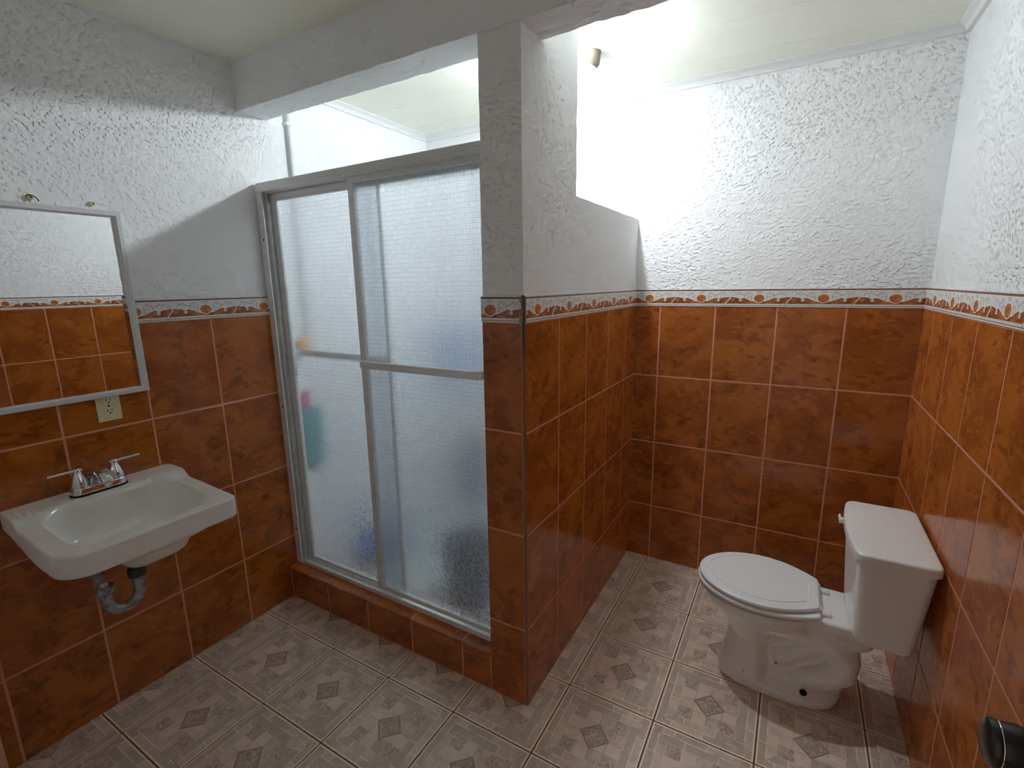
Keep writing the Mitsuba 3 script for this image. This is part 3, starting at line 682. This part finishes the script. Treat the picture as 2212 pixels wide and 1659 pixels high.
# faucet
FZ, FY0 = 0.8860, -0.716
base = rounded_rect(0, 0.040, 0.098, FY0 - 0.080, FY0 + 0.080, (0.028,) * 4)
def stack(poly, levels):
    """rings of a polygon scaled inwards at heights: (z, inset)"""
    rs = []
    for z, ins in levels:
        q = poly.buffer(-ins) if ins else poly
        c = np.array(q.centroid.coords[0]); r = polar(q, c, th[::3])
        rs.append(np.column_stack([c + dirs[::3] * r[:, None], np.full(60, z)]))
    return loft(rs)
obj('gasket', stack(base.buffer(0.0015), [(FZ - 0.003, 0), (FZ + 0.002, 0)]), 'm_hole', 'faucet')
obj('base', stack(base, [(FZ + 0.002, 0), (FZ + 0.020, 0.001), (FZ + 0.025, 0.004), (FZ + 0.027, 0.010)]), 'm_chrome', 'faucet', smooth=40)
for s in (-1, 1):
    yh = FY0 + s * 0.0525
    h = obj('handle', lathe([(0, 0.0245), (0.004, 0.0235), (0.008, 0.0245), (0.016, 0.0240), (0.030, 0.0195), (0.044, 0.0135), (0.054, 0.0105), (0.060, 0.0105), (0.064, 0.0085), (0.065, 0.0)], (0.070, yh, FZ + 0.026), (0, 0, 1), 28), 'm_chrome', 'faucet', smooth=35)
    obj('lever', tube([(0.070, yh - s * 0.014, FZ + 0.083), (0.071, yh + s * 0.025, FZ + 0.085), (0.074, yh + s * 0.078, FZ + 0.086)], [0.0055, 0.0050, 0.0042], 14), 'm_chrome', h, smooth=40)
# low arched spout
sp = spline([(0.045, FY0, 0.012), (0.052, FY0, 0.048), (0.085, FY0, 0.066), (0.125, FY0, 0.060), (0.158, FY0, 0.042)], 8)
rings = []
for i, p in enumerate(sp):
    t = i / (len(sp) - 1)
    w, hh = 0.0265 - 0.009 * t, 0.018 - 0.008 * t
    tg = sp[min(i + 1, len(sp) - 1)] - sp[max(i - 1, 0)]; tg /= np.linalg.norm(tg)
    up = np.array([-tg[2], 0, tg[0]])
    a = np.linspace(0, 2 * np.pi, 28, endpoint=False)
    ca, sa = np.sign(np.cos(a)) * np.abs(np.cos(a)) ** 0.7, np.sign(np.sin(a)) * np.abs(np.sin(a)) ** 0.7
    rings.append(p + np.array([0, 0, FZ]) + np.outer(ca * w, [0, 1, 0]) + np.outer(sa * hh, up))
obj('spout', loft(rings), 'm_chrome', 'faucet', smooth=50)
obj('aerator', cyl((0.152, FY0, FZ + 0.036), (0.150, FY0, FZ + 0.024), 0.0105), 'm_chrome', 'faucet', smooth=40)
tag('faucet', 'chrome two-handle faucet on the back ledge of the washbasin', 'faucet')

# drain trap under the basin
D = 'drain_trap'
obj('tailpiece', cyl((0.225, -0.704, 0.6580), (0.215, -0.706, 0.600), 0.019), 'm_rubber_green', D, smooth=40)
obj('nut', lathe([(0, 0.026), (0.004, 0.028), (0.024, 0.028), (0.028, 0.025)], (0.215, -0.706, 0.588), (0, 0, 1), 10), 'm_rubber_green', D)
r = 0.047
ub = [(0.215, -0.706, 0.600), (0.215, -0.706, 0.560)] + [(0.215, -0.706 - r + r * math.cos(t), 0.540 - r * math.sin(t)) for t in np.linspace(0, math.pi, 18)] + [(0.215, -0.800, 0.555), (0.212, -0.801, 0.580)]
obj('bend', tube(ub, 0.0185, 20), 'm_pipe', D, smooth=40)
obj('nut', lathe([(0, 0.024), (0.004, 0.027), (0.024, 0.027), (0.028, 0.023)], (0.2125, -0.800, 0.572), (0, 0, 1), 10), 'm_pipe', D)
arm = [(0.212, -0.801, 0.580)] + [(0.212 - 0.035 + 0.035 * math.cos(t), -0.801, 0.588 + 0.035 * math.sin(t)) for t in np.linspace(0, math.pi / 2, 8)] + [(0.10, -0.801, 0.624), (0.004, -0.801, 0.626)]
obj('wall_arm', tube(arm, 0.017, 18), 'm_pipe', D, smooth=40)
obj('flange', lathe([(0, 0.036), (0.004, 0.034), (0.010, 0.020)], (0.0, -0.801, 0.626), (1, 0, 0), 24), 'm_pipe', D, smooth=40)
tag(D, 'stained grey metal drain trap curving under the washbasin', 'drain pipe')

# ------------------------------------------------------------------ mirror, plugs and outlet
MY0, MY1, MZ0, MZ1, MF = -1.035, -0.498, 1.192, 1.838, 0.021
def mitre(sides):
    """frame bar: a list of four (y, z) outline corners, swept by a small profile"""
    (oy0, oz0), (oy1, oz1), (iy1, iz1), (iy0, iz0) = sides
    rows = [(0.003, 0.0), (0.028, 0.0), (0.031, 0.15), (0.031, 0.72), (0.024, 1.0), (0.003, 1.0)]
    ring = lambda o, i: np.array([(x, o[0] + (i[0] - o[0]) * t, o[1] + (i[1] - o[1]) * t) for x, t in rows])
    return loft([ring((oy0, oz0), (iy0, iz0)), ring((oy1, oz1), (iy1, iz1))])
co = [(MY0, MZ0), (MY1, MZ0), (MY1, MZ1), (MY0, MZ1)]
ci = [(MY0 + MF, MZ0 + MF), (MY1 - MF, MZ0 + MF), (MY1 - MF, MZ1 - MF), (MY0 + MF, MZ1 - MF)]
for k in range(4):
    obj('frame', mitre([co[k], co[(k + 1) % 4], ci[(k + 1) % 4], ci[k]]), 'm_frame', 'mirror')
obj('glass', bx(0.016, 0.0195, MY0 + MF - 0.004, MY1 - MF + 0.004, MZ0 + MF - 0.004, MZ1 - MF + 0.004), 'm_mirror', 'mirror')
obj('backing', bx(0.003, 0.015, MY0 + 0.006, MY1 - 0.006, MZ0 + 0.006, MZ1 - 0.006), 'm_frame', 'mirror')
tag('mirror', 'grey framed mirror hung on the wall above the washbasin', 'mirror')
for yy, zz, mat, wire, lab in ((-0.723, 1.859, 'm_ivory_dark', True, 'wall plug with a bit of dark wire above the mirror'), (-0.562, 1.861, 'm_ivory', False, 'small cream wall plug without wire above the mirror corner')):
    k = key_for('wall_plug')
    obj('body', lathe([(0, 0.0078), (0.012, 0.0078), (0.0135, 0.0065), (0.0135, 0.0030), (0.006, 0.0030), (0.006, 0.0)], (-0.0099, yy, zz), (1, 0, 0), 18), mat, k, smooth=30)
    obj('screw', lathe([(0, 0.0022), (0.008, 0.0022), (0.0085, 0.0)], (-0.004, yy, zz), (1, 0, 0), 10), 'm_dark_metal', k)
    if wire:
        obj('wire', tube(spline([(0.003, yy - 0.012, zz + 0.001), (0.006, yy - 0.004, zz + 0.007), (0.007, yy + 0.006, zz + 0.004), (0.006, yy + 0.013, zz - 0.001), (0.005, yy + 0.017, zz - 0.010)], 6), 0.0013, 8), 'm_hole', k, smooth=True)
    tag(k, lab, 'wall plug')

O = 'wall_outlet'
oy, oz = -0.6255, 1.157
obj('plate', bx(0.0, 0.0065, oy - 0.036, oy + 0.036, oz - 0.056, oz + 0.056, 0.0022), 'm_ivory', O)
for s in (-1, 1):
    z = oz + s * 0.0195
    rec = Point(0, 0).buffer(0.0172, 32).intersection(sbox(-0.0172, -0.0140, 0.0172, 0.0140))
    m = trimesh.creation.extrude_polygon(rec, 0.004, engine='earcut'); v = m.vertices.copy()
    m.vertices = np.stack([0.0052 + v[:, 2], oy + v[:, 0], z + v[:, 1]], 1); m.fix_normals()
    k = obj('socket', m, 'm_ivory', O)
    obj('slot', bx(0.0088, 0.00935, oy - 0.0078, oy - 0.0055, z - 0.001, z + 0.008), 'm_hole', k)
    obj('slot', bx(0.0088, 0.00935, oy + 0.0055, oy + 0.0075, z + 0.000, z + 0.007), 'm_hole', k)
    obj('slot', lathe([(0, 0.0026), (0.00055, 0.0026)], (0.0088, oy, z - 0.007), (1, 0, 0), 12), 'm_hole', k)
obj('screw', lathe([(0, 0.0036), (0.0008, 0.0034), (0.0014, 0.0)], (0.0064, oy, oz), (1, 0, 0), 14), 'm_dark_metal', O)
tag(O, 'ivory double electrical outlet half hidden below the mirror', 'outlet')

# ------------------------------------------------------------------ toilet
TY = 0.605
def sdf_toilet():
    h = 0.006
    lo, hi = np.array([1.84, TY - 0.22, -0.006]), np.array([2.56, TY + 0.22, 0.42])
    n = np.ceil((hi - lo) / h).astype(int) + 1
    X, Y, Z = np.meshgrid(*[lo[k] + h * np.arange(n[k]) for k in range(3)], indexing='ij')
    y = np.abs(Y - TY)
    zl = [-0.01, 0.0, 0.03, 0.08, 0.14, 0.20, 0.25, 0.30, 0.34, 0.372, 0.40]
    xf = np.interp(Z, zl, [1.972, 1.972, 1.972, 1.984, 1.998, 2.006, 1.985, 1.940, 1.902, 1.882, 1.882])
    xb = np.interp(Z, zl, [2.39, 2.39, 2.40, 2.41, 2.40, 2.38, 2.35, 2.32, 2.32, 2.33, 2.33])
    hw = np.interp(Z, zl, [0.118, 0.118, 0.114, 0.104, 0.098, 0.106, 0.132, 0.158, 0.176, 0.182, 0.182])
    gap = np.clip((X - 2.105) / 0.06, 0, 1); gap = gap * gap * (3 - 2 * gap)
    hw = hw * (1 - 0.34 * gap * np.clip((Z - 0.035) / 0.03, 0, 1) * np.clip((0.315 - Z) / 0.06, 0, 1))
    ex = np.interp(Z, zl, [2.7, 2.7, 2.7, 2.6, 2.5, 2.3, 2.2, 2.1, 2.1, 2.1, 2.1])
    cx, rx = (xf + xb) / 2, (xb - xf) / 2
    # egg: widest a little behind the middle
    t = np.clip((X - xf) / (2 * rx), 0, 1)
    q = (np.abs((X - cx) / rx) ** ex + np.abs(y / hw) ** ex) ** (1 / ex)
    d = (q - 1) * np.minimum(rx, hw)
    d = np.maximum(d, Z - 0.376)
    smin = lambda a, b, k: np.minimum(a, b) - np.maximum(k - np.abs(a - b), 0) ** 2 / (4 * k)
    # platform for the cistern
    def rbox(x0, x1, w, z0, z1, r):
        e = np.stack([np.abs(X - (x0 + x1) / 2) - (x1 - x0) / 2 + r, y - w + r, np.abs(Z - (z0 + z1) / 2) - (z1 - z0) / 2 + r], -1)
        return np.linalg.norm(np.maximum(e, 0), axis=-1) + np.minimum(e.max(-1), 0) - r
    d = smin(d, rbox(2.27, 2.545, 0.118 + 0.0 * X, 0.345, 0.384, 0.012), 0.03)
    # trapway: an S that bulges out of both flanks
    def chain(pts, rs, flat=0.055):
        best = np.full(X.shape, 9.0)
        for (a, ra), (b, rb) in zip(zip(pts[:-1], rs[:-1]), zip(pts[1:], rs[1:])):
            a, b = np.array(a), np.array(b); ab = b - a
            t = np.clip(((X - a[0]) * ab[0] + (Z - a[1]) * ab[1]) / (ab @ ab), 0, 1)
            dist = np.sqrt((X - a[0] - t * ab[0]) ** 2 + (Z - a[1] - t * ab[1]) ** 2 + np.maximum(y - flat, 0) ** 2)
            best = np.minimum(best, dist - (ra + (rb - ra) * t))
        return best
    path = [(2.20, 0.165), (2.24, 0.200), (2.295, 0.250), (2.355, 0.262), (2.395, 0.225), (2.39, 0.170), (2.345, 0.130), (2.29, 0.110)]
    d = smin(d, chain(path, [0.034, 0.036, 0.042, 0.046, 0.047, 0.046, 0.044, 0.040], 0.068), 0.016)
    d = smin(d, chain([(2.34, 0.33), (2.43, 0.32)], [0.05, 0.045]), 0.04)
    d = np.maximum(d, Z - 0.384)
    d = np.maximum(d, -Z + 0.0005)
    return surface_nets(d, lo, h)
bowl = sdf_toilet()
trimesh.smoothing.filter_taubin(bowl, iterations=8)
K = 'toilet'
obj('bowl', bowl, 'm_toilet', K, smooth=True)
def egg(x0, x1, w, back_w, n=120, inset=0.0):
    """plan of seat and lid: rounded towards x0, narrower and straight at x1"""
    a = np.linspace(0, 2 * np.pi, n, endpoint=False)
    L = x1 - x0
    # outline from half widths along x
    pts = []
    xs = (1 - np.cos(np.linspace(0, np.pi, 48))) / 2
    xm = 0.54
    wf = np.where(xs < xm, w * np.sqrt(np.clip(1 - ((xm - xs) / xm) ** 2, 0, 1)), w + (back_w - w) * ((xs - xm) / (1 - xm)) ** 2.0)
    up = [(x0 + L * s, k) for s, k in zip(xs, wf)]
    p = Polygon(up + [(x, -k) for x, k in up[::-1]]).buffer(0)
    p = p.buffer(-0.02).buffer(0.02)
    if inset: p = p.buffer(-inset)
    return affinity.translate(p, 0, TY)
def slab(poly, levels, hole=None, n=160, mat='m_seat'):
    c = np.array([2.10, TY]); t = np.arange(n) * 2 * np.pi / n; dd = np.stack([np.cos(t), np.sin(t)], 1)
    rs = []
    for z, ins in levels:
        q = poly.buffer(-ins) if ins else poly
        rs.append(np.column_stack([c + dd * polar(q, c, t)[:, None], np.full(n, z)]))
    return rs
seat = egg(1.872, 2.305, 0.186, 0.125)
rs = slab(seat, [(0.3845, 0.010), (0.386, 0.003), (0.392, 0.0), (0.398, 0.002), (0.402, 0.007), (0.403, 0.02)])
inner = slab(egg(1.94, 2.24, 0.115, 0.08), [(0.400, 0.0), (0.385, 0.0)])
obj('seat', loft(rs + inner, closed=True), 'm_seat', K, smooth=45)
lid = egg(1.878, 2.298, 0.182, 0.098)
rs = slab(lid, [(0.4055, 0.012), (0.406, 0.004), (0.411, 0.0005), (0.416, 0.0), (0.420, 0.002), (0.4225, 0.007), (0.4235, 0.018), (0.4236, 0.0325), (0.4208, 0.0350), (0.4208, 0.0380), (0.4244, 0.0405), (0.4255, 0.09), (0.4262, 0.13)])
obj('lid', loft(rs), 'm_seat', K, smooth=25)
for s in (-1, 1):
    obj('hinge', cat(bx(2.292, 2.335, TY + s * 0.075 - 0.014, TY + s * 0.075 + 0.014, 0.383, 0.398, 0.004), cyl((2.300, TY + s * 0.075 - 0.016, 0.401), (2.300, TY + s * 0.075 + 0.016, 0.401), 0.007)), 'm_seat', K, smooth=30)
    obj('bolt_hole', lathe([(0, 0.0125), (0.003, 0.0115), (0.0035, 0.0)], (2.279, TY + s * 0.108, 0.066), (0, s, 0.1), 16), 'm_hole', K)
# cistern: tapered box with a bowed front, and its lid
def tank_ring(z, x0, x1, w, bow, r=0.028, n=160):
    ys = np.linspace(-w, w, 25)
    front = [(x0 - bow * (1 - (q / w) ** 2), TY + q) for q in ys]
    p = Polygon(front + [(x1, TY + w), (x1, TY - w)]).buffer(-r).buffer(r, quad_segs=8)
    c = np.array([(x0 + x1) / 2, TY]); t = np.arange(n) * 2 * np.pi / n; dd = np.stack([np.cos(t), np.sin(t)], 1)
    return np.column_stack([c + dd * polar(p, c, t)[:, None], np.full(n, z)])
body = [tank_ring(0.3865, 2.410, 2.536, 0.190, 0.008), tank_ring(0.392, 2.400, 2.544, 0.200, 0.012), tank_ring(0.405, 2.394, 2.549, 0.206, 0.014)]
for k in np.linspace(0.1, 1, 8): body.append(tank_ring(0.405 + 0.283 * k, 2.394 - 0.018 * k, 2.549 + 0.026 * k, 0.206 + 0.008 * k, 0.014 + 0.004 * k))
obj('tank', loft(body), 'm_toilet', K, smooth=40)
tl = [tank_ring(0.688, 2.372, 2.579, 0.219, 0.018), tank_ring(0.690, 2.368, 2.582, 0.223, 0.019), tank_ring(0.712, 2.367, 2.582, 0.224, 0.019), tank_ring(0.718, 2.370, 2.580, 0.221, 0.018, 0.026), tank_ring(0.7215, 2.377, 2.573, 0.214, 0.017, 0.022), tank_ring(0.7235, 2.40, 2.55, 0.18, 0.012, 0.02)]
obj('tank_lid', loft(tl), 'm_toilet', K, smooth=40)
obj('flush_lever', cat(cyl((2.362, TY + 0.165, 0.655), (2.350, TY + 0.165, 0.655), 0.012), bx(2.346, 2.354, TY + 0.150, TY + 0.206, 0.646, 0.664, 0.003)), 'm_white_plastic', K)
tag(K, 'white ceramic toilet with closed lid, its cistern against the right wall', 'toilet')
